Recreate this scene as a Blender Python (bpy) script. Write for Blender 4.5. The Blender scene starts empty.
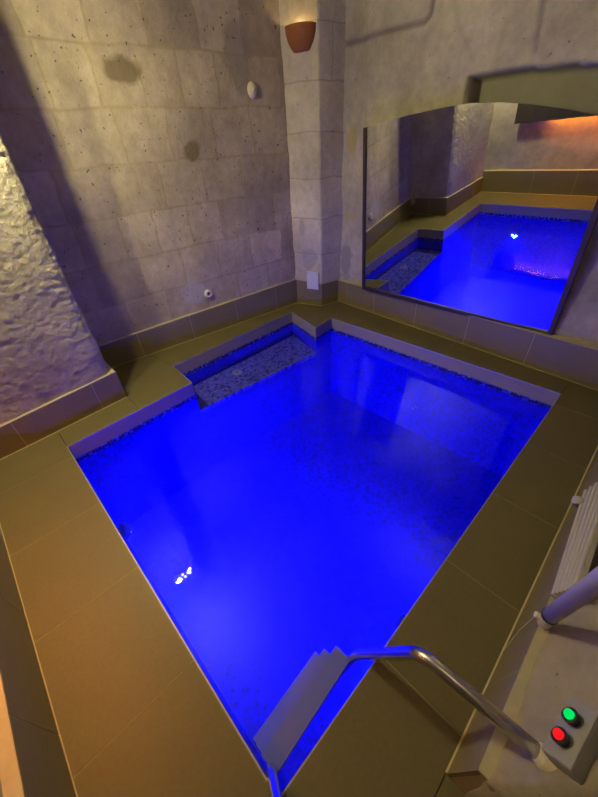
import bpy, bmesh, math, random
from mathutils import Vector, Matrix, noise

random.seed(7)
SC = bpy.context.scene
COL = SC.collection
PI = math.pi

# ------------------------------------------------------------------ helpers
def link(name, verts, faces, mat=None, parent=None, uvs=None, smooth=False):
    me = bpy.data.meshes.new(name)
    me.from_pydata([tuple(v) for v in verts], [], faces)
    if uvs:
        ul = me.uv_layers.new(name='UVMap')
        for p in me.polygons:
            for li, vi in zip(p.loop_indices, p.vertices):
                ul.data[li].uv = uvs[vi]
    me.update()
    o = bpy.data.objects.new(name, me)
    COL.objects.link(o)
    if mat: me.materials.append(mat)
    if smooth:
        for p in me.polygons: p.use_smooth = True
    if parent: o.parent = parent
    return o

def fix_normals(o):
    bm = bmesh.new(); bm.from_mesh(o.data)
    bmesh.ops.recalc_face_normals(bm, faces=bm.faces)
    bm.to_mesh(o.data); bm.free()
    return o

def from_bm(name, bm, mat=None, parent=None, smooth=False, bevel=0, seg=2):
    if bevel:
        es = [e for e in bm.edges if e.is_manifold and e.calc_face_angle(0) > 0.5]
        bmesh.ops.bevel(bm, geom=es, offset=bevel, segments=seg, affect='EDGES', profile=0.5)
    bmesh.ops.recalc_face_normals(bm, faces=bm.faces)
    me = bpy.data.meshes.new(name); bm.to_mesh(me); bm.free()
    if smooth:
        for p in me.polygons: p.use_smooth = True
    o = bpy.data.objects.new(name, me); COL.objects.link(o)
    if mat: me.materials.append(mat)
    if parent: o.parent = parent
    return o

def struct(o, label=None, cat=None):
    o['kind'] = 'structure'
    if label: o['label'] = label
    if cat: o['category'] = cat
    return o

def thing(name, label, cat, loc=(0, 0, 0), group=None):
    o = bpy.data.objects.new(name, None); COL.objects.link(o)
    o.empty_display_size = 0.05
    o.location = loc; o['label'] = label; o['category'] = cat
    if group: o['group'] = group
    return o

def prism(bm, poly, z0, z1):
    n = len(poly)
    b = [bm.verts.new((p[0], p[1], z0 if len(p) < 3 else p[2])) for p in poly]
    t = [bm.verts.new((p[0], p[1], z1)) for p in poly]
    bm.faces.new(b[::-1]); bm.faces.new(t)
    for i in range(n):
        j = (i + 1) % n
        bm.faces.new((b[i], b[j], t[j], t[i]))

def box(bm, c, s, rot=None):
    m = Matrix.Translation(c)
    if rot: m = m @ rot.to_4x4()
    m = m @ Matrix.Diagonal((s[0], s[1], s[2], 1))
    bmesh.ops.create_cube(bm, size=1, matrix=m)

def frame_of(d):
    d = d.normalized()
    u = Vector((0, 0, 1)) if abs(d.z) < 0.9 else Vector((1, 0, 0))
    a = d.cross(u).normalized(); b = d.cross(a).normalized()
    return a, b

def tube(bm, pts, r, seg=20, caps=True):
    pts = [Vector(p) for p in pts]
    rs = r if isinstance(r, (list, tuple)) else [r] * len(pts)
    rings = []; prev = None
    for i, p in enumerate(pts):
        d = (pts[min(i + 1, len(pts) - 1)] - pts[max(i - 1, 0)]).normalized()
        if prev is None: a, b = frame_of(d)
        else:
            a = (prev - d * prev.dot(d)).normalized(); b = d.cross(a)
        prev = a
        rings.append([bm.verts.new(p + (a * math.cos(2 * PI * k / seg) + b * math.sin(2 * PI * k / seg)) * rs[i]) for k in range(seg)])
    for A, B in zip(rings, rings[1:]):
        for k in range(seg):
            bm.faces.new((A[k], A[(k + 1) % seg], B[(k + 1) % seg], B[k]))
    if caps:
        bm.faces.new(rings[0][::-1]); bm.faces.new(rings[-1])

def arc_path(pts, rad, n=8):
    """poly-line with rounded corners"""
    pts = [Vector(p) for p in pts]; out = [pts[0]]
    for a, b, c in zip(pts, pts[1:], pts[2:]):
        u = (a - b).normalized(); v = (c - b).normalized()
        p0 = b + u * rad; p1 = b + v * rad
        for k in range(n + 1):
            t = k / n
            out.append(p0 * (1 - t) ** 2 + b * 2 * t * (1 - t) + p1 * t * t)
    out.append(pts[-1]); return out

def lathe(bm, prof, seg=32, m=Matrix.Identity(4), a0=0.0, a1=2 * PI):
    full = abs(a1 - a0 - 2 * PI) < 1e-6
    n = seg if full else seg + 1
    rings = []
    for (r, z) in prof:
        rings.append([bm.verts.new(m @ Vector((r * math.cos(a0 + (a1 - a0) * k / seg), r * math.sin(a0 + (a1 - a0) * k / seg), z))) for k in range(n)])
    for A, B in zip(rings, rings[1:]):
        for k in range(seg):
            j = (k + 1) % n
            bm.faces.new((A[k], A[j], B[j], B[k]))
    bmesh.ops.remove_doubles(bm, verts=bm.verts[:], dist=1e-5)

def fbm(x, y, z=0.0, o=4):
    return noise.fractal(Vector((x, y, z)), 1.0, 2.0, o)

# ------------------------------------------------------------------ materials
def new_mat(name):
    m = bpy.data.materials.new(name); m.use_nodes = True
    nt = m.node_tree
    for n in list(nt.nodes): nt.nodes.remove(n)
    return m, nt, nt.nodes, nt.links

def principled(nt, col=(.5, .5, .5), rough=.5, metal=0.0):
    out = nt.nodes.new('ShaderNodeOutputMaterial'); b = nt.nodes.new('ShaderNodeBsdfPrincipled')
    b.inputs['Base Color'].default_value = (*col, 1); b.inputs['Roughness'].default_value = rough
    b.inputs['Metallic'].default_value = metal
    nt.links.new(b.outputs[0], out.inputs[0]); return b

def simple(name, col, rough=.5, metal=0.0, nscale=0, namt=.2, bump=0.0):
    m, nt, N, L = new_mat(name); b = principled(nt, col, rough, metal)
    if nscale:
        tc = N.new('ShaderNodeTexCoord'); nz = N.new('ShaderNodeTexNoise')
        nz.inputs['Scale'].default_value = nscale; nz.inputs['Detail'].default_value = 4
        L.new(tc.outputs['Object'], nz.inputs['Vector'])
        mx = N.new('ShaderNodeMix'); mx.data_type = 'RGBA'
        mx.inputs[6].default_value = (*[c * (1 - namt) for c in col], 1)
        mx.inputs[7].default_value = (*[min(1, c * (1 + namt)) for c in col], 1)
        L.new(nz.outputs['Fac'], mx.inputs[0]); L.new(mx.outputs[2], b.inputs['Base Color'])
        if bump:
            bp = N.new('ShaderNodeBump'); bp.inputs['Strength'].default_value = bump; bp.inputs['Distance'].default_value = .01
            L.new(nz.outputs['Fac'], bp.inputs['Height']); L.new(bp.outputs[0], b.inputs['Normal'])
    return m

def emit(name, col, s):
    m, nt, N, L = new_mat(name)
    out = N.new('ShaderNodeOutputMaterial'); e = N.new('ShaderNodeEmission')
    e.inputs[0].default_value = (*col, 1); e.inputs[1].default_value = s
    L.new(e.outputs[0], out.inputs[0]); return m

def mixrgb(nt, fac, a, b, typ='MIX'):
    mx = nt.nodes.new('ShaderNodeMix'); mx.data_type = 'RGBA'; mx.blend_type = typ
    for sock, v in ((mx.inputs[0], fac), (mx.inputs[6], a), (mx.inputs[7], b)):
        if hasattr(v, 'is_output'): nt.links.new(v, sock)
        elif isinstance(v, (int, float)): sock.default_value = v
        else: sock.default_value = (*v, 1)
    return mx.outputs[2]

def math_n(nt, op, a, b=None, c=None, clamp=False):
    n = nt.nodes.new('ShaderNodeMath'); n.operation = op; n.use_clamp = clamp
    for i, v in enumerate((a, b, c)):
        if v is None: continue
        if hasattr(v, 'is_output'): nt.links.new(v, n.inputs[i])
        else: n.inputs[i].default_value = v
    return n.outputs[0]

def ramp(nt, fac, stops, interp='LINEAR'):
    r = nt.nodes.new('ShaderNodeValToRGB'); r.color_ramp.interpolation = interp
    els = r.color_ramp.elements
    while len(els) < len(stops): els.new(0.5)
    for e, (p, c) in zip(els, stops):
        e.position = p; e.color = (*c, 1) if len(c) == 3 else c
    nt.links.new(fac, r.inputs[0]); return r.outputs[0]

def noise_n(nt, vec, scale, detail=4, rough=.55, dist=0.0):
    n = nt.nodes.new('ShaderNodeTexNoise'); n.inputs['Scale'].default_value = scale
    n.inputs['Detail'].default_value = detail; n.inputs['Roughness'].default_value = rough
    n.inputs['Distortion'].default_value = dist
    nt.links.new(vec, n.inputs['Vector']); return n.outputs['Fac']

def stone(name, c1, c2, mortar, bw=.43, rh=.37, msize=.005, pits=1.0, stains=(), bump=.35, blocks=True, attr=False, uvoff=(0, 0), nbump=30):
    """ashlar / plaster. uv = metres along the wall, metres up. stains: (u, v, ru, rv, colour, amount)"""
    m, nt, N, L = new_mat(name); b = principled(nt, c1, .9)
    tc = N.new('ShaderNodeTexCoord'); uv = tc.outputs['UV']; ob = tc.outputs['Object']
    if blocks:
        mp = N.new('ShaderNodeMapping'); mp.inputs['Location'].default_value = (uvoff[0], uvoff[1], 0); L.new(uv, mp.inputs[0])
        # wobble the joints a little
        nz = N.new('ShaderNodeTexNoise'); nz.inputs['Scale'].default_value = 3.0; L.new(uv, nz.inputs['Vector'])
        sub = N.new('ShaderNodeVectorMath'); sub.operation = 'MULTIPLY_ADD'
        L.new(nz.outputs['Color'], sub.inputs[0]); sub.inputs[1].default_value = (.10, .07, 0); L.new(mp.outputs[0], sub.inputs[2])
        br = N.new('ShaderNodeTexBrick'); L.new(sub.outputs[0], br.inputs['Vector'])
        br.inputs['Scale'].default_value = 1.0; br.inputs['Brick Width'].default_value = bw; br.inputs['Row Height'].default_value = rh
        br.inputs['Mortar Size'].default_value = msize; br.inputs['Mortar Smooth'].default_value = 1.0
        br.inputs['Color1'].default_value = (*c1, 1); br.inputs['Color2'].default_value = (*c2, 1); br.inputs['Mortar'].default_value = (*mortar, 1)
        br.offset = .43; br.squash = .8; br.squash_frequency = 3
        base = br.outputs['Color']; mfac = br.outputs['Fac']
    else:
        base = mixrgb(nt, noise_n(nt, ob, 2.2, 3), c1, c2); mfac = None
    big = noise_n(nt, ob, 1.6, 5, .6)
    base = mixrgb(nt, 1.0, base, ramp(nt, big, [(.25, (.62, .60, .57)), (.75, (1.28, 1.26, 1.2))]), 'MULTIPLY')
    mid = noise_n(nt, ob, 14, 6, .65)
    base = mixrgb(nt, 1.0, base, ramp(nt, mid, [(.3, (.84, .82, .80)), (.7, (1.1, 1.1, 1.1))]), 'MULTIPLY')
    # yellow lime wash patches
    yel = ramp(nt, noise_n(nt, ob, 1.1, 4, .6), [(.55, (0, 0, 0)), (.75, (1, 1, 1))])
    base = mixrgb(nt, math_n(nt, 'MULTIPLY', yel, .35), base, (.46, .39, .24))
    for (u, v, ru, rv, c, amt) in stains:
        mp = N.new('ShaderNodeMapping'); mp.vector_type = 'POINT'
        mp.inputs['Location'].default_value = (-u / ru, -v / rv, 0); mp.inputs['Scale'].default_value = (1 / ru, 1 / rv, 0); L.new(uv, mp.inputs[0])
        ln = N.new('ShaderNodeVectorMath'); ln.operation = 'LENGTH'; L.new(mp.outputs[0], ln.inputs[0])
        dd = math_n(nt, 'MULTIPLY_ADD', noise_n(nt, ob, 9, 4), 1.0, ln.outputs['Value'])
        f = math_n(nt, 'MULTIPLY', math_n(nt, 'MULTIPLY', math_n(nt, 'SUBTRACT', 1.5, dd), 3.0, clamp=True), amt, clamp=True)
        base = mixrgb(nt, f, base, c)
    hgt = noise_n(nt, ob, nbump, 8, .7)
    if pits:
        vo = N.new('ShaderNodeTexVoronoi'); vo.inputs['Scale'].default_value = 22; vo.inputs['Randomness'].default_value = 1
        wv = N.new('ShaderNodeVectorMath'); wv.operation = 'MULTIPLY_ADD'
        nn = N.new('ShaderNodeTexNoise'); nn.inputs['Scale'].default_value = 22; L.new(ob, nn.inputs['Vector'])
        L.new(nn.outputs['Color'], wv.inputs[0]); wv.inputs[1].default_value = (.06, .06, .06); L.new(ob, wv.inputs[2]); L.new(wv.outputs[0], vo.inputs['Vector'])
        wn = N.new('ShaderNodeTexWhiteNoise'); L.new(vo.outputs['Position'], wn.inputs['Vector'])
        rad = math_n(nt, 'MULTIPLY', math_n(nt, 'GREATER_THAN', wn.outputs['Value'], .5), math_n(nt, 'MULTIPLY', wn.outputs['Value'], .23 * pits))
        pit = math_n(nt, 'MULTIPLY', math_n(nt, 'SUBTRACT', rad, vo.outputs['Distance'], clamp=True), 14, clamp=True)
        base = mixrgb(nt, math_n(nt, 'MULTIPLY', pit, .92), base, (.10, .085, .07))
        hgt = math_n(nt, 'SUBTRACT', hgt, math_n(nt, 'MULTIPLY', pit, .8))
    if attr:
        at = N.new('ShaderNodeAttribute'); at.attribute_name = 'groove'
        base = mixrgb(nt, math_n(nt, 'MULTIPLY', at.outputs['Fac'], .7), base, (.13, .10, .11))
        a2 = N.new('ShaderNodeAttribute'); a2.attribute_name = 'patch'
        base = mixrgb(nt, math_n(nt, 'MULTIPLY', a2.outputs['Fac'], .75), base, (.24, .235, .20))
    if mfac is not None: hgt = math_n(nt, 'SUBTRACT', hgt, math_n(nt, 'MULTIPLY', mfac, .12))
    bp = N.new('ShaderNodeBump'); bp.inputs['Strength'].default_value = bump; bp.inputs['Distance'].default_value = .02
    L.new(hgt, bp.inputs['Height']); L.new(bp.outputs[0], b.inputs['Normal']); L.new(base, b.inputs['Base Color'])
    return m

BROWN = (.16, .12, .06); OCHRE = (.42, .35, .13); CEM = (.24, .22, .21); WHITE = (.62, .60, .58)
M_tuff = stone('tuff_ashlar', (.52, .45, .345), (.36, .305, .235), (.38, .315, .21), msize=.016, uvoff=(.1, .09),
               stains=((1.30, 2.32, .17, .10, BROWN, .8), (1.75, 1.78, .09, .09, BROWN, .9), (1.43, .50, .16, .15, (.5, .47, .46), .7), (2.35, 2.45, .16, .3, (.22, .19, .17), .6)))
M_pillar = stone('pillar_ashlar', (.60, .56, .47), (.54, .50, .42), (.40, .36, .28), bw=2.0, rh=.40, msize=.012, uvoff=(.3, .1), pits=.65,
                 stains=((.25, .62, .12, .15, (.30, .28, .25), .6), (.16, .95, .05, .12, (.28, .25, .22), .5)))
M_rough = stone('rough_plaster', (.50, .46, .35), (.44, .40, .30), (.4, .36, .3), blocks=False, pits=.35, bump=.9, nbump=26)
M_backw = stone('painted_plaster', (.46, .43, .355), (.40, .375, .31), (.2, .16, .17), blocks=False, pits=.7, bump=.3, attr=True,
                stains=((.16, 1.78, .10, .16, OCHRE, .9), (.17, 1.06, .11, .05, OCHRE, .7), (.12, .55, .10, .28, CEM, .8)))
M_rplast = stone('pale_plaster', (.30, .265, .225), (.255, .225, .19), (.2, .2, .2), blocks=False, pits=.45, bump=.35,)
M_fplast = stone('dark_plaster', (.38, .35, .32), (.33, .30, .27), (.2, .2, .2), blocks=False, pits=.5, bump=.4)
M_ledge = simple('cream_ledge', (.46, .41, .29), .85, nscale=25, namt=.18, bump=.3)
M_grout = simple('tile_grout', (.30, .26, .15), .9)
M_caulk = simple('cream_caulk', (.46, .40, .22), .8)
M_frame = simple('dark_brown_wood', (.045, .028, .02), .45, nscale=30, namt=.3)
M_terra = simple('terracotta', (.30, .105, .035), .8, nscale=40, namt=.15, bump=.1)
M_wplast = simple('white_plastic', (.72, .70, .66), .45)
M_tread = simple('white_step_plastic', (.85, .83, .88), .5)
M_steel = simple('brushed_steel', (.62, .60, .58), .22, metal=1.0, nscale=60, namt=.06)
M_offw = simple('offwhite_plastic', (.47, .44, .42), .5)
M_greyp = simple('grey_plastic', (.29, .28, .28), .5)
M_black = simple('black_plastic', (.012, .012, .014), .35)
M_driftwood = simple('dark_driftwood', (.03, .022, .016), .8, nscale=18, namt=.4, bump=.5)
M_copface = simple('coping_face', (.30, .26, .15), .4, nscale=12, namt=.08)
M_trim = simple('edge_profile', (.42, .39, .33), .5, metal=.5)
M_capcol = simple('cream_plastic', (.66, .60, .46), .5)

def tile_mat(name, c, rough):
    m, nt, N, L = new_mat(name); b = principled(nt, c, rough)
    tc = N.new('ShaderNodeTexCoord'); ob = tc.outputs['Object']
    a = noise_n(nt, ob, 2.5, 5, .6); d = noise_n(nt, ob, 60, 4, .6)
    base = mixrgb(nt, a, tuple(x * .86 for x in c), tuple(x * 1.14 for x in c))
    base = mixrgb(nt, 1.0, base, ramp(nt, d, [(.3, (.92, .92, .92)), (.7, (1.06, 1.06, 1.06))]), 'MULTIPLY')
    L.new(base, b.inputs['Base Color'])
    r = math_n(nt, 'MULTIPLY_ADD', a, .2, rough - .1); L.new(r, b.inputs['Roughness'])
    b.inputs['Specular IOR Level'].default_value = .35
    return m
M_tile = tile_mat('porcelain_floor_tile', (.140, .118, .056), .5)
M_sktile = tile_mat('porcelain_skirting_tile', (.20, .165, .095), .5)

def mosaic(name, cols, grout, ts=.025):
    m, nt, N, L = new_mat(name); b = principled(nt, (.1, .2, .8), .35)
    tc = N.new('ShaderNodeTexCoord')
    sc = N.new('ShaderNodeVectorMath'); sc.operation = 'SCALE'; sc.inputs['Scale'].default_value = 1 / ts; L.new(tc.outputs['UV'], sc.inputs[0])
    fl = N.new('ShaderNodeVectorMath'); fl.operation = 'FLOOR'; L.new(sc.outputs[0], fl.inputs[0])
    fr = N.new('ShaderNodeVectorMath'); fr.operation = 'FRACTION'; L.new(sc.outputs[0], fr.inputs[0])
    wn = N.new('ShaderNodeTexWhiteNoise'); L.new(fl.outputs[0], wn.inputs['Vector'])
    c = ramp(nt, wn.outputs['Value'], cols, 'CONSTANT')
    sp = N.new('ShaderNodeSeparateXYZ'); L.new(fr.outputs[0], sp.inputs[0])
    ex = math_n(nt, 'ABSOLUTE', math_n(nt, 'SUBTRACT', sp.outputs[0], .5)); ey = math_n(nt, 'ABSOLUTE', math_n(nt, 'SUBTRACT', sp.outputs[1], .5))
    g = math_n(nt, 'GREATER_THAN', math_n(nt, 'MAXIMUM', ex, ey), .45)
    c = mixrgb(nt, g, c, grout); L.new(c, b.inputs['Base Color'])
    return m
M_mos = mosaic('pool_mosaic', [(0, (.006, .003, .36)), (.10, (.008, .005, .54)), (.35, (.008, .006, .68)), (.62, (.01, .006, .78)), (.85, (.008, .005, .60))], (.012, .008, .68))
M_mosline = mosaic('waterline_mosaic', [(0, (.01, .01, .03)), (.40, (.04, .06, .35)), (.62, (.2, .25, .6)), (.8, (.015, .02, .08))], (.2, .22, .4))
M_mosben = mosaic('bench_mosaic', [(0, (.26, .25, .72)), (.35, (.38, .36, .85)), (.66, (.08, .08, .40)), (.80, (.48, .45, .9))], (.18, .18, .5), .032)

def water_mat():
    m, nt, N, L = new_mat('pool_water')
    out = N.new('ShaderNodeOutputMaterial')
    tr = N.new('ShaderNodeBsdfTransparent'); tr.inputs[0].default_value = (.48, .50, 1, 1)
    gl = N.new('ShaderNodeBsdfGlossy'); gl.inputs['Roughness'].default_value = .0
    fr = N.new('ShaderNodeFresnel'); fr.inputs['IOR'].default_value = 1.33
    tc = N.new('ShaderNodeTexCoord')
    h1 = noise_n(nt, tc.outputs['Object'], 9, 3, .5, .6); h2 = noise_n(nt, tc.outputs['Object'], 2.0, 2, .5)
    h = math_n(nt, 'MULTIPLY_ADD', h2, 1.6, h1)
    bp = N.new('ShaderNodeBump'); bp.inputs['Strength'].default_value = .038; bp.inputs['Distance'].default_value = .03
    L.new(h, bp.inputs['Height']); L.new(bp.outputs[0], gl.inputs['Normal'])
    mx = N.new('ShaderNodeMixShader')
    L.new(fr.outputs[0], mx.inputs[0]); L.new(tr.outputs[0], mx.inputs[1]); L.new(gl.outputs[0], mx.inputs[2]); L.new(mx.outputs[0], out.inputs[0])
    return m
M_water = water_mat()
m, nt, N, L = new_mat('mirror_glass'); bb = principled(nt, (.80, .82, .80), .0, 1.0); M_mirror = m

# ------------------------------------------------------------------ key plan points (metres, z = 0 is the walkway)
P1 = (-2.68, -.05); P2 = (-2.727, 1.078); P3 = (-3.165, 1.105); P4 = (-3.215, 2.866); P5 = (-2.635, 2.716)
P6 = (-2.68, 3.048); P7 = (-.172, 3.107); P8 = (-.188, -.05)
POOL = [P1, P2, P3, P4, P5, P6, P7, P8]
ZW = -.15; ZB = -1.15; ZBEN = -.34

# ------------------------------------------------------------------ walls
def wall(name, pts, z0, z1, mat, disp, ds=.03, dz=.03, side=1, groove=None, ztop=None):
    """displaced sheet along a plan poly-line; room side is `side` of the path (1 = right of travel)"""
    pts = [Vector((p[0], p[1], 0)) for p in pts]
    st = []; s = 0
    for a, b in zip(pts, pts[1:]):
        ln = (b - a).length; n = max(1, round(ln / ds)); d = (b - a).normalized(); nor = Vector((d.y, -d.x, 0)) * side
        for k in range(n + (1 if b is pts[-1] else 0)):
            st.append((a + (b - a) * k / n, nor.copy(), s + ln * k / n))
        s += ln
    # smooth the normals at corners
    nors = []
    for i in range(len(st)):
        v = Vector((0, 0, 0))
        for j in range(max(0, i - 1), min(len(st), i + 2)): v += st[j][1]
        nors.append(v.normalized())
    nz = max(1, round((z1 - z0) / dz)); V = []; U = []; F = []; G = []
    for i, (p, _, ss) in enumerate(st):
        for k in range(nz + 1):
            z = z0 + (z1 - z0) * k / nz
            q = p + nors[i] * disp(ss, z); g = 0
            if groove:
                g = groove(ss, z); q -= nors[i] * .012 * g
            V.append((q.x, q.y, z)); U.append((ss, z)); G.append(g)
    for i in range(len(st) - 1):
        for k in range(nz):
            a = i * (nz + 1) + k; b = a + nz + 1
            F.append((a, b, b + 1, a + 1) if side > 0 else (a, a + 1, b + 1, b))
    o = link(name, V, F, mat, uvs=U, smooth=True)
    if groove:
        at = o.data.attributes.new('groove', 'FLOAT', 'POINT')
        for i, g in enumerate(G): at.data[i].value = g
    md = o.modifiers.new('thickness', 'SOLIDIFY'); md.thickness = .12; md.offset = -1
    return struct(o)

HT = 3.05
wall('wall_left', [(-3.72, .30), (-3.405, 3.16)], 0, HT + .2, M_tuff, lambda s, z: .010 * fbm(s * 2.3, z * 2.3, 1) + .004 * fbm(s * 11, z * 11, 3), side=1)
wall('wall_corner', [(-3.43, 3.135), (-3.045, 3.272), (-2.985, 3.62)], 0, HT + .2, M_pillar, lambda s, z: .007 * fbm(s * 3, z * 2.5, 7) + .004 * fbm(s * 10, z * 10, 5), ds=.02, side=1)

def seg_dist(p, a, b):
    ax, ay = a; bx, by = b; px, py = p
    dx, dy = bx - ax, by - ay
    t = max(0, min(1, ((px - ax) * dx + (py - ay) * dy) / (dx * dx + dy * dy)))
    return math.hypot(px - ax - t * dx, py - ay - t * dy)
BX0 = -3.02
GRV = [[(-3.055, 2.56), (-2.575, 2.526), (-2.126, 2.512), (-2.075, 2.546), (-2.06, 2.7), (-2.06, 3.2)],
       [(-1.92, 3.2), (-1.888, 2.581), (-1.80, 2.42), (-1.64, 2.215)],
       [(-1.26, 3.2), (-1.238, 2.45), (-1.208, 2.22)]]
GRV = [[(x * (.955 if x > -2.9 else 1), 1.8 + (z - 1.8) * .955) for x, z in g] for g in GRV]
GW = [1.0, .22, .6]
def bgroove(s, z):
    x = BX0 + s * .9987
    g = 0
    if z > 2.0:
        for pl, w in zip(GRV, GW):
            for a, b in zip(pl, pl[1:]):
                g = max(g, w * max(0, 1 - seg_dist((x, z), a, b) / .028))
    return min(1, g * 1.4)
def bdisp(s, z, want_patch=False):
    x = BX0 + s * .9987 + .02 * fbm(z * 4, 3, 1)
    ss = lambda a, b, v: (lambda t: t * t * (3 - 2 * t))(max(0, min(1, (v - a) / (b - a))))
    edge = 2.125 - max(0, x + 1.2) * .09 + .008 * fbm(x * 5, 1, 2)
    fwd = ss(-2.92, -2.40, x) * max(ss(1.15, 1.95, z) * (1 - ss(-1.60, -1.565, x)), ss(edge - .025, edge + .005, z))
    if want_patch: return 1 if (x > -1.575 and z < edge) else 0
    return .16 * fwd + .012 * fbm(s * 1.6, z * 1.6, 11) + .004 * fbm(s * 8, z * 8, 2)
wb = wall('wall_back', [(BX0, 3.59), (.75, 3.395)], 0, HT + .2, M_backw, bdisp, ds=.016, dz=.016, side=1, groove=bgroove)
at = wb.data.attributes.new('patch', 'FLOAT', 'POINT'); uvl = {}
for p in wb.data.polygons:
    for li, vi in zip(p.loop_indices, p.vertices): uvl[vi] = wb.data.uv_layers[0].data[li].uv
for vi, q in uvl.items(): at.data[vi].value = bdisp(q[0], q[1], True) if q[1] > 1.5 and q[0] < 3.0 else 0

def cdisp(s, z):
    return .010 * fbm(s * 2.5, z * 2.5, 21, 2) + .0035 * fbm(s * 12, z * 12, 4, 2) + .0038 * fbm(s * 26 + fbm(s * 7, z * 7, 2), z * 30, 9, 4)
def cpath():
    return [(-2.93, -.70), (-2.965, -.1), (-3.0, .46), (-3.02, .50), (-3.06, .515), (-3.75, .575)]
wall('wall_near_left', cpath(), 0, HT + .2, M_rough, cdisp, ds=.010, dz=.010, side=1)

wall('wall_front', [(1.35, -.60), (-3.02, -.60)], 0, HT + .2, M_fplast, lambda s, z: .012 * fbm(s * 2, z * 2, 31) + .004 * fbm(s * 9, z * 9, 8), ds=.035, dz=.035, side=1)
wall('wall_passage', [(1.3, .75), (1.3, -.68)], 0, HT + .2, M_fplast, lambda s, z: .01 * fbm(s * 2, z * 2, 41), ds=.06, dz=.06, side=1)

# right wall: battered base that leans away above the skirting ledge, free end at the passage
def right_wall():
    prof = [(.245, 0), (.245, .31), (.30, .40), (.36, .50), (.45, .65), (.50, .78), (.52, 1.2), (.53, 2.0), (.53, HT + .2)]
    rows = []
    for (x0, z0), (x1, z1) in zip(prof, prof[1:]):
        n = max(1, round(math.hypot(x1 - x0, z1 - z0) / .022))
        for k in range(n): rows.append((x0 + (x1 - x0) * k / n, z0 + (z1 - z0) * k / n))
    rows.append(prof[-1])
    V = []; U = []; F = []; ny = 150; ne = 14
    cols = ny + 1 + ne; acc = 0; px = None
    for (x, z) in rows:
        if px: acc += math.hypot(x - px[0], z - px[1])
        px = (x, z)
        ye = .41 + min(.14, max(0, (z - .31) * .42)) + .012 * fbm(z * 6, .3, 5)
        for j in range(cols):
            if j <= ny:
                t = (j / ny); y = 3.46 + (ye - 3.46) * t
                e = .012 * fbm(y * 3, acc * 3, 51) + .005 * fbm(y * 13, acc * 13, 6)
                V.append((x - e, y, z + e * .4)); U.append((y, acc))
            else:
                k = (j - ny) / ne; xx = x + .02 + (1.34 - x) * k
                V.append((xx, ye + .014 + .008 * fbm(xx * 5, z * 5, 3), z)); U.append((ye - k, acc))
    for i in range(len(rows) - 1):
        for j in range(cols - 1):
            a = i * cols + j
            F.append((a, a + 1, a + cols + 1, a + cols))
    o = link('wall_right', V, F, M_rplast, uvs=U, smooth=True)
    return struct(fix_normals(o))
right_wall()

# vaulted ceiling
def ceiling():
    V = []; F = []; nx = 40; ny = 24
    for i in range(nx + 1):
        for j in range(ny + 1):
            x = -3.95 + 5.4 * i / nx; y = -.8 + 4.6 * j / ny
            z = HT + .42 * math.cos((y - 1.5) / 2.3 * PI / 2) + .015 * fbm(x * 2, y * 2, 61)
            V.append((x, y, z))
    for i in range(nx):
        for j in range(ny):
            a = i * (ny + 1) + j
            F.append((a, a + 1, a + ny + 2, a + ny + 1))
    o = link('ceiling', V, F, M_fplast, uvs=[(v[0], v[1]) for v in V], smooth=True)
    md = o.modifiers.new('thickness', 'SOLIDIFY'); md.thickness = .15; md.offset = -1
    struct(o)
ceiling()

# ------------------------------------------------------------------ floor tiles
def clip(poly, a, b, keep_ge, axis):
    out = []
    for i in range(len(poly)):
        p, q = poly[i], poly[(i + 1) % len(poly)]
        ip = (p[axis] >= a) if keep_ge else (p[axis] <= a)
        iq = (q[axis] >= a) if keep_ge else (q[axis] <= a)
        if ip: out.append(p)
        if ip != iq:
            t = (a - p[axis]) / (q[axis] - p[axis]); out.append((p[0] + t * (q[0] - p[0]), p[1] + t * (q[1] - p[1])))
    return out
def inset(poly, d):
    n = len(poly); ar = sum(poly[i][0] * poly[(i + 1) % n][1] - poly[(i + 1) % n][0] * poly[i][1] for i in range(n))
    s = 1 if ar > 0 else -1; out = []
    for i in range(n):
        p0, p1, p2 = (Vector(poly[(i + k) % n]) for k in (-1, 0, 1))
        d1 = (p1 - p0).normalized(); d2 = (p2 - p1).normalized()
        n1 = Vector((-d1.y, d1.x)) * s; n2 = Vector((-d2.y, d2.x)) * s
        bis = n1 + n2; k = max(.3, 1 + n1.dot(n2))
        out.append(tuple(p1 + bis * d / k))
    return out
def clean(poly):
    out = []
    for p in poly:
        if not out or (Vector(p) - Vector(out[-1])).length > 1e-3: out.append(p)
    if len(out) > 1 and (Vector(out[0]) - Vector(out[-1])).length < 1e-3: out.pop()
    return out
REG = [
    ([(-2.96, -.57), (.182, -.57), (.182, -.05), (-2.975, -.05)], [-2.53, -1.94, -1.345, -.75, -.188], []),
    ([(-.188, -.05), (.182, -.05), (.182, 3.38), (-.172, 3.38)], [], [.54, 1.13, 1.72, 2.31, 2.92]),
    ([(-2.68, 3.048), (-.172, 3.107), (-.172, 3.38), (-2.985, 3.555)], [-2.41, -1.82, -1.23, -.64], []),
    ([(-2.975, -.05), (-2.68, -.05), (-2.704, .55), (-3.01, .55)], [], []),
    ([(-3.01, .55), (-2.704, .55), (-2.727, 1.078), (-3.165, 1.105), (-3.625, 1.06), (-3.68, .555)], [], []),
    ([(-3.625, 1.06), (-3.165, 1.105), (-3.215, 2.866), (-3.41, 3.14)], [], [1.70, 2.29]),
    ([(-3.215, 2.866), (-2.635, 2.716), (-3.03, 3.28), (-3.41, 3.14)], [], []),
    ([(-2.635, 2.716), (-2.68, 3.048), (-2.985, 3.555), (-3.03, 3.28)], [], []),
    ([(.182, -.57), (1.31, -.57), (1.31, .44), (.182, .44)], [.78], []),
]
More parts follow.
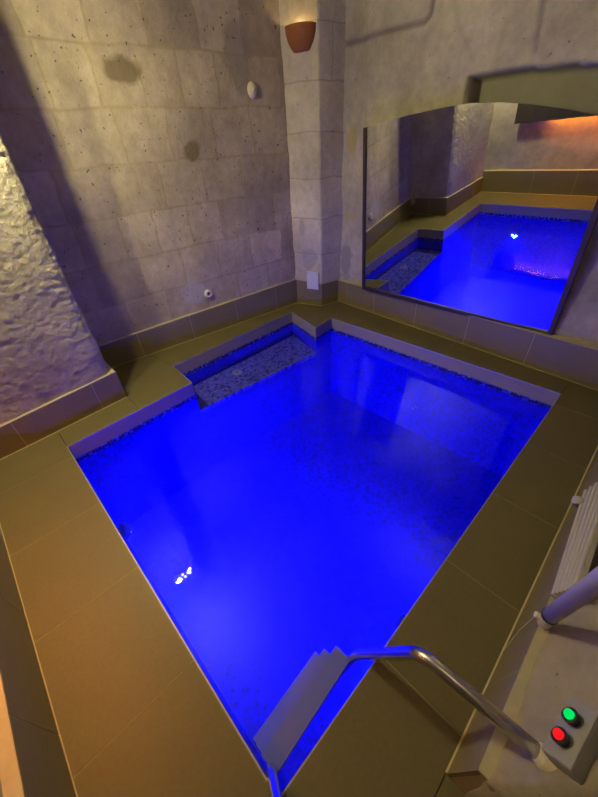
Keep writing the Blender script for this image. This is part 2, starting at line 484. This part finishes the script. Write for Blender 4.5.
def floor():
    bm = bmesh.new(); gb = bmesh.new()
    for poly, xs, ys in REG:
        prism(gb, inset(poly, .0035), -.05, -.0009)
        for x0, x1 in zip([-99] + xs, xs + [99]):
            for y0, y1 in zip([-99] + ys, ys + [99]):
                p = clip(clip(clip(clip(poly, x0, 0, True, 0), x1, 0, False, 0), y0, 0, True, 1), y1, 0, False, 1)
                p = clean(p)
                if len(p) < 3: continue
                prism(bm, inset(p, .0018), -.03, 0)
    o = struct(from_bm('floor', bm, M_tile, bevel=.0012, seg=1))
    g = from_bm('grout', gb, M_grout, parent=o); g['label'] = 'pale grout between the floor tiles'
    s = bmesh.new(); 
    return o
FLOOR = floor()

# ------------------------------------------------------------------ skirting tiles
def skirting(name, A, B, hA, hB, joints, depth=.05, out=.0, ledge=True, lean=0.0, mat=None):
    """tile upstand along A->B (room on the right of travel), tile faces in front, rendered ledge behind"""
    A = Vector((*A, 0)); B = Vector((*B, 0)); d = (B - A).normalized(); L_ = (B - A).length
    back = Vector((-d.y, d.x, 0))          # away from the room
    bm = bmesh.new(); js = [0] + joints + [L_]
    for s0, s1 in zip(js, js[1:]):
        a = s0 + (.0022 if s0 > 0 else 0); b = s1 - (.0022 if s1 < L_ else 0)
        h0 = hA + (hB - hA) * a / L_ - .004; h1 = hA + (hB - hA) * b / L_ - .004
        p = [A + d * a, A + d * b]
        vs = []
        for q, h in ((p[0], h0), (p[1], h1)):
            vs += [q + Vector((0, 0, -.02)), q + back * lean + Vector((0, 0, h)), q + back * (lean + .012) + Vector((0, 0, h)), q + back * .012 + Vector((0, 0, -.02))]
        v = [bm.verts.new(x) for x in vs]
        for f in ((0, 1, 5, 4), (1, 2, 6, 5), (2, 3, 7, 6), (3, 0, 4, 7), (0, 3, 2, 1), (4, 5, 6, 7)): bm.faces.new([v[i] for i in f])
    o = struct(from_bm(name, bm, M_sktile, bevel=.001, seg=1))
    # grout / render body behind with thin pale top
    V = []; n = max(2, round(L_ / .05))
    for k in range(n + 1):
        t = k / n; q = A + d * (.002 + (L_ - .004) * t); h = hA + (hB - hA) * t
        e = .004 * fbm(q.x * 9, q.y * 9, 2)
        V += [q + back * .0012 + Vector((0, 0, -.02)), q + back * (lean + .0012) + Vector((0, 0, h)), q + back * (lean + depth) + Vector((0, 0, h + .006 + e)), q + back * (lean + depth) + Vector((0, 0, -.02))]
    F = []
    for k in range(n):
        a = k * 4; b = a + 4
        for i in range(4): F.append((a + i, b + i, b + (i + 1) % 4, a + (i + 1) % 4))
    F += [(0, 1, 2, 3), (n * 4 + 3, n * 4 + 2, n * 4 + 1, n * 4)]
    g = fix_normals(link('ledge', V, F, M_ledge, parent=o)); g['label'] = 'thin cream mortar ledge along the top of the tiles'
    bm = bmesh.new()
    vs = [bm.verts.new(p + o_) for p in (A + d * .002, B - d * .002) for o_ in (back * .004 + Vector((0, 0, -.004)), -back * .0035 + Vector((0, 0, -.004)), -back * .0035 + Vector((0, 0, .0008)), back * .0015 + Vector((0, 0, .005)), back * .004 + Vector((0, 0, .007)))]
    bm.faces.new(vs[:5]); bm.faces.new(vs[5:][::-1])
    for i in range(5): bm.faces.new((vs[i], vs[5 + i], vs[5 + (i + 1) % 5], vs[(i + 1) % 5]))
    c = from_bm('caulk', bm, M_caulk, parent=o); c['label'] = 'thin cream caulk line where the tiles meet the floor'
    return o
# direction chosen so that the room lies on the right of travel
skirting('baseboard_left', (-3.660, .50), (-3.383, 3.145), .262, .330, [.50, 1.10, 1.70, 2.30], depth=.035)
skirting('baseboard_corner', (-3.383, 3.137), (-3.036, 3.264), .322, .300, [], depth=.03)
skirting('baseboard_corner_side', (-3.036, 3.264), (-2.982, 3.56), .300, .290, [], depth=.03)
skirting('baseboard_back', (-2.985, 3.536), (.22, 3.336), .288, .342, [.16, .62, 1.22, 1.83, 2.43, 3.02], depth=.085)
skirting('baseboard_near_left', (-2.912, -.57), (-2.987, .546), .238, .278, [.30, .90], depth=.06)
skirting('baseboard_near_left_return', (-2.987, .546), (-3.66, .565), .278, .262, [.32], depth=.05)
skirting('baseboard_front', (1.31, -.553), (-2.93, -.560), .375, .330, [.52, 1.12, 1.72, 2.22, 2.82, 3.42], depth=.06)
skirting('baseboard_right', (.182, 3.37), (.182, .412), .31, .31, [.49, 1.08, 1.67, 2.24, 2.62], depth=.055, lean=.03)

# ------------------------------------------------------------------ pool
def ring(poly, z0, z1, mat, name, parent=None, uv=True, inward=True):
    V = []; U = []; F = []; s = 0
    n = len(poly)
    for i in range(n):
        a, b = poly[i], poly[(i + 1) % n]; ln = math.hypot(b[0] - a[0], b[1] - a[1]); k = len(V)
        V += [(a[0], a[1], z0), (b[0], b[1], z0), (b[0], b[1], z1), (a[0], a[1], z1)]
        U += [(s, z0), (s + ln, z0), (s + ln, z1), (s, z1)]; F.append((k, k + 1, k + 2, k + 3)); s += ln
    return link(name, V, F, mat, parent, U)
DEEP = [P1, P2, P5, P6, P7, P8]
def basin():
    V = []; U = []; F = []
    def quad(ps, us):
        k = len(V); V.extend(ps); U.extend(us); F.append(tuple(range(k, k + len(ps))))
    s = 0; n = len(DEEP)
    for i in range(n):
        a, b = DEEP[i], DEEP[(i + 1) % n]; ln = math.hypot(b[0] - a[0], b[1] - a[1])
        zt = ZBEN - .02 if (a is P2) else -.185
        quad([(a[0], a[1], ZB), (b[0], b[1], ZB), (b[0], b[1], zt), (a[0], a[1], zt)], [(s, ZB), (s + ln, ZB), (s + ln, zt), (s, zt)]); s += ln
    quad([(p[0], p[1], ZB) for p in DEEP], [(p[0], p[1]) for p in DEEP])
    for a, b in ((P2, P3), (P3, P4), (P4, P5)):
        ln = math.hypot(b[0] - a[0], b[1] - a[1])
        quad([(a[0], a[1], ZBEN - .05), (b[0], b[1], ZBEN - .05), (b[0], b[1], -.185), (a[0], a[1], -.185)], [(s, ZBEN), (s + ln, ZBEN), (s + ln, -.185), (s, -.185)]); s += ln
    o = link('pool_basin', V, F, M_mos, uvs=U)
    struct(o, 'sunken pool basin lined with small blue mosaic tiles', 'pool')
    # bench in the recess
    bp = [P2, P3, P4, P5]; V2 = [(p[0], p[1], ZBEN) for p in bp] + [(P2[0], P2[1], ZBEN - .05), (P5[0], P5[1], ZBEN - .05)]
    b = link('bench', V2, [(0, 3, 2, 1), (0, 4, 5, 3)], M_mosben, o, [(v[0], v[1]) for v in V2]); b['label'] = 'pale mosaic underwater bench in the recess'
    w = ring(POOL, -.185, -.137, M_mosline, 'waterline_band', o); w['label'] = 'dark speckled mosaic band at the water line'
    return o
BASIN = basin()

def coping():
    n = len(POOL); V = []; F = []; V3 = []; F3 = []
    CP = inset(POOL, .001); ip = inset(POOL, -.020); lip = inset(POOL, .002)
    for i in range(n):
        j = (i + 1) % n
        k = len(V); V += [(*CP[i], -.137), (*CP[j], -.137), (*CP[j], -.006), (*CP[i], -.006), (*ip[i], -.137), (*ip[j], -.137), (*ip[j], -.006), (*ip[i], -.006)]
        F += [(k, k + 1, k + 2, k + 3), (k + 7, k + 6, k + 5, k + 4), (k, k + 4, k + 5, k + 1), (k + 3, k + 2, k + 6, k + 7)]
        k = len(V3); V3 += [(*lip[i], -.010), (*lip[j], -.010), (*lip[j], .0015), (*lip[i], .0015), (*inset(POOL, -.004)[i], -.010), (*inset(POOL, -.004)[j], -.010), (*inset(POOL, -.004)[j], .0015), (*inset(POOL, -.004)[i], .0015)]
        F3 += [(k, k + 1, k + 2, k + 3), (k + 3, k + 2, k + 6, k + 7), (k + 1, k, k + 4, k + 5)]
    o = link('pool_coping', V, F, M_copface)
    struct(o, 'pale tiled coping band around the inside of the pool edge', 'coping')
    t = link('edge_profile', V3, F3, M_trim, o); t['label'] = 'thin bright metal edge profile'
coping()

def water():
    n = len(POOL)
    o = link('pool_water', [(p[0], p[1], ZW) for p in POOL], [tuple(range(n))[::-1]], M_water)
    bm = bmesh.new(); bm.from_mesh(o.data); bmesh.ops.recalc_face_normals(bm, faces=bm.faces)
    for f in bm.faces:
        if f.normal.z < 0: f.normal_flip()
    bm.to_mesh(o.data); bm.free()
    o['kind'] = 'stuff'; o['label'] = 'bright blue lit water filling the pool'; o['category'] = 'water'
water()

# ------------------------------------------------------------------ mirror (hung, leaning forward)
def mirror():
    az, t = math.radians(.2), math.radians(6.4)
    n = Vector((math.sin(az) * math.cos(t), math.cos(az) * math.cos(t), math.sin(t)))     # points into the wall
    u = Vector((math.cos(az), -math.sin(az), 0)); v = n.cross(u); v = -v if v.z < 0 else v
    O = Vector((-1.5, 3.435, .33))
    T = thing('wall_mirror', 'large arched mirror in a dark brown frame leaning forward on the end wall', 'mirror', O)
    R_ = Matrix((u, n, v)).transposed()
    T.rotation_euler = R_.to_euler()
    # local coords: x along the wall, y into the wall, z up the glass
    arch = [(-.945, 1.552), (-.68, 1.592), (-.435, 1.614), (-.20, 1.634), (0, 1.641), (.22, 1.628), (.425, 1.599), (.645, 1.556), (.84, 1.507), (1.0, 1.44)]
    bl = (-.985, .0); br = (1.03, .0)
    pts = [bl, br] + arch[::-1]
    bm = bmesh.new()
    f = [bm.verts.new((x, 0, z)) for x, z in pts]; b = [bm.verts.new((x, .006, z)) for x, z in pts]
    bm.faces.new(f); bm.faces.new(b[::-1]); k = len(pts)
    for i in range(k): bm.faces.new((f[i], b[i], b[(i + 1) % k], f[(i + 1) % k]))
    from_bm('glass', bm, M_mirror, T)
    bm = bmesh.new()
    f = [bm.verts.new((x, .007, z)) for x, z in pts]; b = [bm.verts.new((x, .022, z)) for x, z in pts]
    bm.faces.new(f); bm.faces.new(b[::-1])
    for i in range(k): bm.faces.new((f[i], b[i], b[(i + 1) % k], f[(i + 1) % k]))
    from_bm('backing_board', bm, M_frame, T)
    def bar(p, q, w0, w1, name):
        d = Vector((q[0] - p[0], q[1] - p[1])).normalized(); nn = Vector((-d.y, d.x))
        bm = bmesh.new(); vs = []
        for y in (-.012, .040):
            for (c, w) in ((p, -w0), (q, -w0), (q, w1), (p, w1)):
                vs.append(bm.verts.new((c[0] + nn.x * w, y, c[1] + nn.y * w)))
        for fc in ((0, 1, 2, 3), (7, 6, 5, 4), (0, 4, 5, 1), (1, 5, 6, 2), (2, 6, 7, 3), (3, 7, 4, 0)): bm.faces.new([vs[i] for i in fc])
        return from_bm(name, bm, M_frame, T, bevel=.004)
    bar((-1.0, -.0), (1.055, -.0), .030, .012, 'bottom_rail')
    bar((-.985, -.026), (-.948, 1.552), .006, .026, 'frame_stile')
    bar((1.03, -.026), (1.0, 1.44), .028, .010, 'frame_stile')
mirror()

# ------------------------------------------------------------------ lamps
M_bulb_s = emit('warm_bulb', (1, .78, .42), 45)
M_bulb_m = emit('spot_bulb', (1, .80, .36), 1.0)
def sconce(loc, outdir, label, group=None, bulb=None):
    T = thing('wall_sconce', label, 'wall lamp', loc, group)
    ang = math.atan2(outdir[1], outdir[0]) - PI / 2
    T.rotation_euler = (0, 0, ang)      # local +y points into the room
    prof = [(.06, -.150), (.082, -.146), (.108, -.118), (.132, -.078), (.148, -.03), (.156, .022), (.150, .022), (.140, -.03), (.124, -.074), (.10, -.112), (.075, -.136), (.05, -.139)]
    prof2 = [(r * 1.0, z) for r, z in prof]
    bm = bmesh.new(); lathe(bm, [(.001, -.150)] + prof2 + [(.001, -.139)], 32, Matrix.Diagonal((1, .85, 1, 1)), 0, PI)
    from_bm('bowl', bm, M_terra, T, smooth=False)
    bm = bmesh.new(); box(bm, (0, -.006, -.05), (.25, .012, .16)); from_bm('wall_plate', bm, M_terra, T, bevel=.003)
    bm = bmesh.new(); tube(bm, [(0, .05, -.125), (0, .05, -.07)], .018); from_bm('lamp_holder', bm, M_wplast, T)
    bm = bmesh.new(); bmesh.ops.create_uvsphere(bm, u_segments=16, v_segments=10, radius=.026, matrix=Matrix.Translation((0, .05, -.045)))
    from_bm('bulb', bm, bulb or M_bulb_s, T, smooth=True)
    return T
sconce((-3.212, 3.222, 2.625), (.335, -.94), 'terracotta half-bowl wall lamp high on the corner pillar', 'terracotta sconces')
sconce((-.80, 3.305, 2.64), (-.06, -1), 'terracotta half-bowl wall lamp high on the wall over the mirror', 'terracotta sconces', emit('warm_bulb_bright', (1, .89, .47), 2200))

sconce((.45, -.585, 2.50), (0, 1), 'added unseen fill lamp, terracotta half-bowl high on the near wall beside the passage', 'terracotta sconces', emit('fill_bulb_front', (1, .89, .47), 3200))  # fill lamp added behind the camera for warm bounce light

def spot():
    T = thing('wall_spotlight', 'twin-bulb spotlight high on the rough left wall, mirrored in the water', 'spotlight', (-2.95, .255, 2.42))
    bm = bmesh.new(); box(bm, (-.02, 0, 0), (.06, .20, .07)); from_bm('back_plate', bm, M_wplast, T, bevel=.006)
    for sy in (-.07, .07):
        bm = bmesh.new(); tube(bm, [(.0, sy, 0), (.155, sy, -.02)], .012); arm = from_bm('arm', bm, M_wplast, T)
        bm = bmesh.new(); bmesh.ops.create_uvsphere(bm, u_segments=16, v_segments=10, radius=.021, matrix=Matrix.Translation((.17, sy, -.03)))
        from_bm('bulb', bm, emit('spot_bulb', (1, .90, .47), 4000), T, smooth=True)
spot()

def plank_lamp():
    T = thing('driftwood_lamp', 'dark wooden wall lamp with orange light glowing along its lower edge', 'wall lamp', (-1.75, -.552, 1.15))
    xs = [-.78 + 1.7 * i / 24 for i in range(25)]
    bm = bmesh.new(); F0 = []; B0 = []
    lo = [(-.16 + .05 * (i / 24) + .012 * fbm(x * 6, 2, 5)) for i, x in enumerate(xs)]
    hi = [(.14 + .02 * fbm(x * 4, 7, 1)) for x in xs]
    pts = list(zip(xs, lo)) + list(zip(xs, hi))[::-1]
    f = [bm.verts.new((x, .085, z)) for x, z in pts]; b = [bm.verts.new((x, .045, z)) for x, z in pts]
    bm.faces.new(f); bm.faces.new(b[::-1]); k = len(pts)
    for i in range(k): bm.faces.new((f[i], b[i], b[(i + 1) % k], f[(i + 1) % k]))
    from_bm('plank', bm, M_driftwood, T)
    for x in (-.5, .6):
        bm = bmesh.new(); box(bm, (x, .005, .03), (.05, .09, .05)); from_bm('bracket', bm, M_driftwood, T)
    bm = bmesh.new(); tube(bm, [(-.30, .03, -.135), (.88, .03, -.085)], .012); from_bm('light_strip', bm, emit('orange_strip', (1, .30, .02), 115), T)
    bm = bmesh.new(); tube(bm, [(-.72, .01, .05), (-.6, .01, .05)], .010); from_bm('light_strip', bm, emit('orange_strip_small', (1, .26, .02), 22), T)
plank_lamp()

def pool_lights():
    spots = [((-2.02, -.034, -.45), 0.0, 'round underwater lamp in the pool wall opposite the mirror', 5600),
             ((-.212, .95, -.60), PI / 2, 'added unseen underwater fill lamp in the pool wall below the right walkway', 3600)]  # second lamp is added out of sight to fill the near pool with blue
    for loc, rz, lab, pw in spots:
        T = thing('pool_light', lab, 'pool light', loc); T.rotation_euler = (-.6, 0, rz)
        M = Matrix.Rotation(-PI / 2, 4, 'X')
        bm = bmesh.new(); lathe(bm, [(.001, -.01), (.060, -.01), (.060, .028), (.055, .028), (.052, .006), (.001, .004)], 32, M); from_bm('ring', bm, simple('blue_plastic', (.03, .05, .75), .5), T)
        bm = bmesh.new(); lathe(bm, [(.001, .012), (.03, .011), (.043, .008), (.045, .0)], 32, M); from_bm('lens', bm, emit('led_lens', (.0, .0, 1), pw), T)
        for k in range(3):
            a = k * 2 * PI / 3 + .4
            bm = bmesh.new(); bmesh.ops.create_uvsphere(bm, u_segments=12, v_segments=8, radius=.015, matrix=Matrix.Translation((.036 * math.cos(a), .024, .036 * math.sin(a))))
            from_bm('led', bm, emit('cyan_led', (.22, .85, 1), 45), T, smooth=True)
pool_lights()

# ------------------------------------------------------------------ small wall things
def left_wall_pt(y): return -3.72 + (y - .30) / (3.16 - .30) * (.315)
def wall_things():
    ang = math.atan2(-.315, 2.86)       # wall direction deviation
    M = Matrix.Rotation(PI / 2, 4, 'Y')
    y = 2.754
    T = thing('junction_cover', 'round cream cover cap high on the stone wall left of the pillar', 'cover cap', (left_wall_pt(y) + .004, y, 2.22)); T.rotation_euler = (0, 0, ang)
    bm = bmesh.new(); lathe(bm, [(.001, .0), (.050, .0), (.050, .014), (.042, .026), (.02, .034), (.001, .036)], 32, M @ Matrix.Diagonal((1.25, 1, 1, 1))); from_bm('cap', bm, M_capcol, T, smooth=True)
    bm = bmesh.new(); lathe(bm, [(.015, .03), (.015, .04), (.001, .043)], 20, M); from_bm('knob', bm, M_capcol, T, smooth=True)
    y = 1.885
    T = thing('water_outlet', 'small round outlet with a red centre low on the stone wall', 'outlet', (left_wall_pt(y) + .002, y, .464)); T.rotation_euler = (0, 0, ang)
    bm = bmesh.new(); lathe(bm, [(.022, .0), (.046, .0), (.046, .010), (.038, .03), (.024, .034), (.022, .0)], 28, M); from_bm('collar', bm, M_wplast, T, smooth=True)
    bm = bmesh.new(); lathe(bm, [(.001, .006), (.024, .006)], 24, M); from_bm('bore', bm, M_black, T)
    bm = bmesh.new(); lathe(bm, [(.001, .03), (.010, .026), (.013, .010), (.013, .006)], 20, M); from_bm('plug', bm, simple('red_plastic', (.6, .03, .03), .4), T, smooth=True)
    # pale square plate on the foot of the pillar
    d = Vector((.335, .125, 0)).normalized() if False else Vector((.347, .127, 0)).normalized(); nrm = Vector((d.y, -d.x, 0))
    c = Vector((-3.15, 3.222, 0)) + nrm * .012
    T = thing('cover_plate', 'pale square plate fixed over the tile edge at the foot of the pillar', 'plate', (c.x, c.y, .34)); T.rotation_euler = (0, 0, math.atan2(d.y, d.x))
    bm = bmesh.new(); box(bm, (0, -.004, 0), (.165, .010, .23)); from_bm('sheet', bm, simple('pale_lilac_plastic', (.60, .60, .64), .5), T, bevel=.003)
    for sx in (-.068, .068):
        bm = bmesh.new(); lathe(bm, [(.001, .012), (.005, .011), (.006, .008)], 12, Matrix.Translation((sx, 0, .095)) @ Matrix.Rotation(PI / 2, 4, 'X')); from_bm('screw', bm, M_steel, T)
wall_things()

# ------------------------------------------------------------------ control box on the sloping right wall
def control_box():
    o = Vector((.369, .587, .478))
    # axes: y-ish along wall, n = surface normal (up and towards the pool)
    ydir = Vector((.10, .97, .15)).normalized(); n = Vector((-.80, -.06, .60)); n = (n - ydir * n.dot(ydir)).normalized(); w = ydir.cross(n).normalized()
    R_ = Matrix((w, ydir, n)).transposed()
    T = thing('control_box', 'grey push-button box with a green and a red button beside the handrail', 'control box', o); T.rotation_euler = R_.to_euler()
    bm = bmesh.new(); box(bm, (0, .012, .028), (.084, .168, .064)); from_bm('enclosure', bm, M_greyp, T, bevel=.006)
    bm = bmesh.new(); box(bm, (0, .012, .060), (.082, .166, .006)); from_bm('lid', bm, M_greyp, T, bevel=.003)
    for yy, nm, col in ((.038, 'green', (.0, .75, .12)), (-.022, 'red', (1, .01, .015))):
        Mx = Matrix.Translation((0, yy, .061))
        bm = bmesh.new(); lathe(bm, [(.001, 0), (.015, 0), (.015, .005), (.0135, .009), (.020, .013), (.021, .022), (.018, .024), (.0135, .022), (.001, .022)], 24, Mx)
        b = from_bm('button', bm, M_black, T); b['label'] = nm + ' lit push button with a black bezel'
        bm = bmesh.new(); lathe(bm, [(.0135, .021), (.012, .027), (.006, .030), (.001, .031)], 20, Mx)
        c = from_bm('lens', bm, emit(nm + '_lens', col, 1.1), b, smooth=True); c['label'] = 'glowing %s lens' % nm
control_box()

# ------------------------------------------------------------------ pool ladder
def ladder():
    T = thing('pool_ladder', 'white-stepped pool ladder with bent steel handrails at the near corner of the pool', 'ladder', (-.3, .2, ZW))
    o = Vector((-.3, .2, ZW)); r = .0215
    def tr(pts): return [Vector(p) - o for p in pts]
    a = arc_path([(.325, .53, .428), (-.045, .51, .432), (-.262, .485, -.06), (-.36, .475, -.62), (-.42, .47, -1.1)], .07)
    bm = bmesh.new(); tube(bm, tr(a), r); h = from_bm('handrail', bm, M_steel, T, smooth=True)
    bm = bmesh.new(); tube(bm, tr([(.292, .528, .429), (.305, .529, .428), (.335, .531, .427)]), [.024, .030, .032]); f = from_bm('flange', bm, M_capcol, h, smooth=False); f['label'] = 'cream socket where the rail meets the wall'
    b = arc_path([(.10, -.20, .0), (.10, -.14, .42), (-.05, -.09, .432), (-.262, -.028, -.06), (-.36, -.02, -.62), (-.42, -.02, -1.1)], .07)
    bm = bmesh.new(); tube(bm, tr(b), r); h = from_bm('handrail', bm, M_steel, T, smooth=True)
    bm = bmesh.new(); lathe(bm, [(.0, .002), (.05, .002), (.05, .010), (.03, .02), (.023, .022)], 24, Matrix.Translation(Vector((.10, -.20, 0)) - o)); from_bm('flange', bm, M_steel, h)
    for (x, z) in ((-.305, -.19), (-.385, -.42), (-.46, -.65)):
        bm = bmesh.new(); box(bm, Vector((x - .012, .224, z)) - o, (.085, .50, .03), Matrix.Rotation(.06, 3, 'Z'))
        for k in range(5): box(bm, Vector((x - .045 + .016 * k, .224, z + .0145)) - o, (.008, .47, .003), Matrix.Rotation(.06, 3, 'Z'))
        t = from_bm('tread', bm, M_tread, T); t['label'] = 'white plastic ladder step under water'
ladder()

# ------------------------------------------------------------------ pipe and ribbed panel on the right ledge
def pipe():
    a = Vector((.219, .945, .375)); b = Vector((.211, .775, 1.02))
    T = thing('drain_pipe', 'thick white pipe rising from the tile ledge with a cream end cap', 'pipe', a)
    bm = bmesh.new(); tube(bm, [(b - a) * .045, b - a, (b - a) * 1.6], .0245, 28); from_bm('pipe_tube', bm, M_offw, T, smooth=True)
    bm = bmesh.new(); tube(bm, [(b - a) * .03, (b - a) * .05], .0265, 28); from_bm('gasket', bm, M_black, T)
    bm = bmesh.new(); tube(bm, [(0, 0, -.055), (0, 0, -.03), (b - a) * .015, (b - a) * .035], [.017, .023, .024, .021], 20)
    tube(bm, [(-.012, -.005, -.02), (-.034, -.01, -.012)], [.013, .011], 14); from_bm('end_cap', bm, M_capcol, T)
    bm = bmesh.new(); tube(bm, [(-.03, -.01, -.02), (-.045, -.045, -.12), (-.05, -.10, -.22)], .0016, 8); from_bm('wire', bm, M_offw, T)
pipe()

def panel():
    T = thing('ribbed_panel', 'white ribbed panel leaning on the tile ledge behind the pipe', 'panel', (.22, 1.1, .33))
    o = Vector((.22, 1.1, .33))
    n0, n1 = Vector((.214, 1.06, .335)), Vector((.250, 1.06, .46)); f0, f1 = Vector((.176, 1.70, .335)), Vector((.236, 1.80, .46))
    up0 = n1 - n0; up1 = f1 - f0; nr = (f0 - n0).cross(up0).normalized(); nr = -nr if nr.x > 0 else nr
    bm = bmesh.new()
    v = [bm.verts.new(p - o) for p in (n0, f0, f1, n1)] + [bm.verts.new(p - nr * .015 - o) for p in (n0, f0, f1, n1)]
    for fc in ((0, 1, 2, 3), (7, 6, 5, 4), (0, 4, 5, 1), (1, 5, 6, 2), (2, 6, 7, 3), (3, 7, 4, 0)): bm.faces.new([v[i] for i in fc])
    from_bm('back_board', bm, M_offw, T)
    for k in range(6):
        t = (k + .5) / 6
        bm = bmesh.new(); tube(bm, [n0 + up0 * t + nr * .003 - o, f0 + up1 * t + nr * .003 - o], .0095, 12); from_bm('rib', bm, M_offw, T)
    kp = Vector((.172, 1.60, .335))
    bm = bmesh.new(); tube(bm, [Vector((.205, 1.57, .34)) - o, kp - o], .010, 14); from_bm('valve_neck', bm, M_black, T)
    bm = bmesh.new(); tube(bm, [kp - o, kp + Vector((-.004, .012, .004)) - o, kp + Vector((-.012, .035, .01)) - o], [.018, .026, .020], 18); from_bm('knob', bm, M_offw, T)
panel()

# round fitting on the bench
T = thing('bench_jet', 'small round pale fitting on the underwater bench', 'jet', (-3.02, 1.76, ZBEN))
bm = bmesh.new(); lathe(bm, [(.001, .012), (.03, .012), (.055, .008), (.06, 0)], 28); from_bm('cover', bm, M_wplast, T, smooth=True)
bm = bmesh.new(); lathe(bm, [(.001, .018), (.014, .016), (.016, .011)], 20); from_bm('nozzle', bm, M_greyp, T, smooth=True)

# ------------------------------------------------------------------ world, camera, colour
w = bpy.data.worlds.new('World'); SC.world = w; w.use_nodes = True
w.node_tree.nodes['Background'].inputs[0].default_value = (.6, .55, .5, 1); w.node_tree.nodes['Background'].inputs[1].default_value = .0

cam = bpy.data.cameras.new('camera'); co = bpy.data.objects.new('camera', cam); COL.objects.link(co)
Rw = ((.69666, .71542, -.05343), (.40243, -.45160, -.79636), (-.59360, .53329, -.60239))
PITCH = None
def setcam():
    # rows: image right, image down, view direction
    p, ro, ya = (0.646444639, 0.0669832241, 2.30316437)
    cy, sy = math.cos(ya), math.sin(ya)
    f = Vector((sy * math.cos(p), cy * math.cos(p), -math.sin(p))); r = Vector((cy, -sy, 0)); d = f.cross(r)
    r2 = r * math.cos(ro) + d * math.sin(ro); d2 = -r * math.sin(ro) + d * math.cos(ro)
    fl = lambda v: Vector((-v.x, -v.y, v.z))
    r2, d2, f = fl(r2), fl(d2), fl(f)
    m = Matrix((r2, -d2, -f)).transposed().to_4x4(); m.translation = Vector((0, 0, 1.8))
    co.matrix_world = m
setcam()
cam.sensor_fit = 'HORIZONTAL'; cam.sensor_width = 36.0; cam.lens = 339.39 / 598 * 36.0; cam.clip_start = .01; cam.clip_end = 100
SC.camera = co
SC.view_settings.view_transform = 'Standard'; SC.view_settings.look = 'None'; SC.view_settings.gamma = 1; SC.view_settings.exposure = 0.0
SC.view_settings.use_curve_mapping = False
cy = SC.cycles
cy.use_denoising = True
cy.max_bounces = 10; cy.diffuse_bounces = 5; cy.glossy_bounces = 5; cy.transparent_max_bounces = 12
cy.sample_clamp_indirect = 6.0
cy.caustics_reflective = False
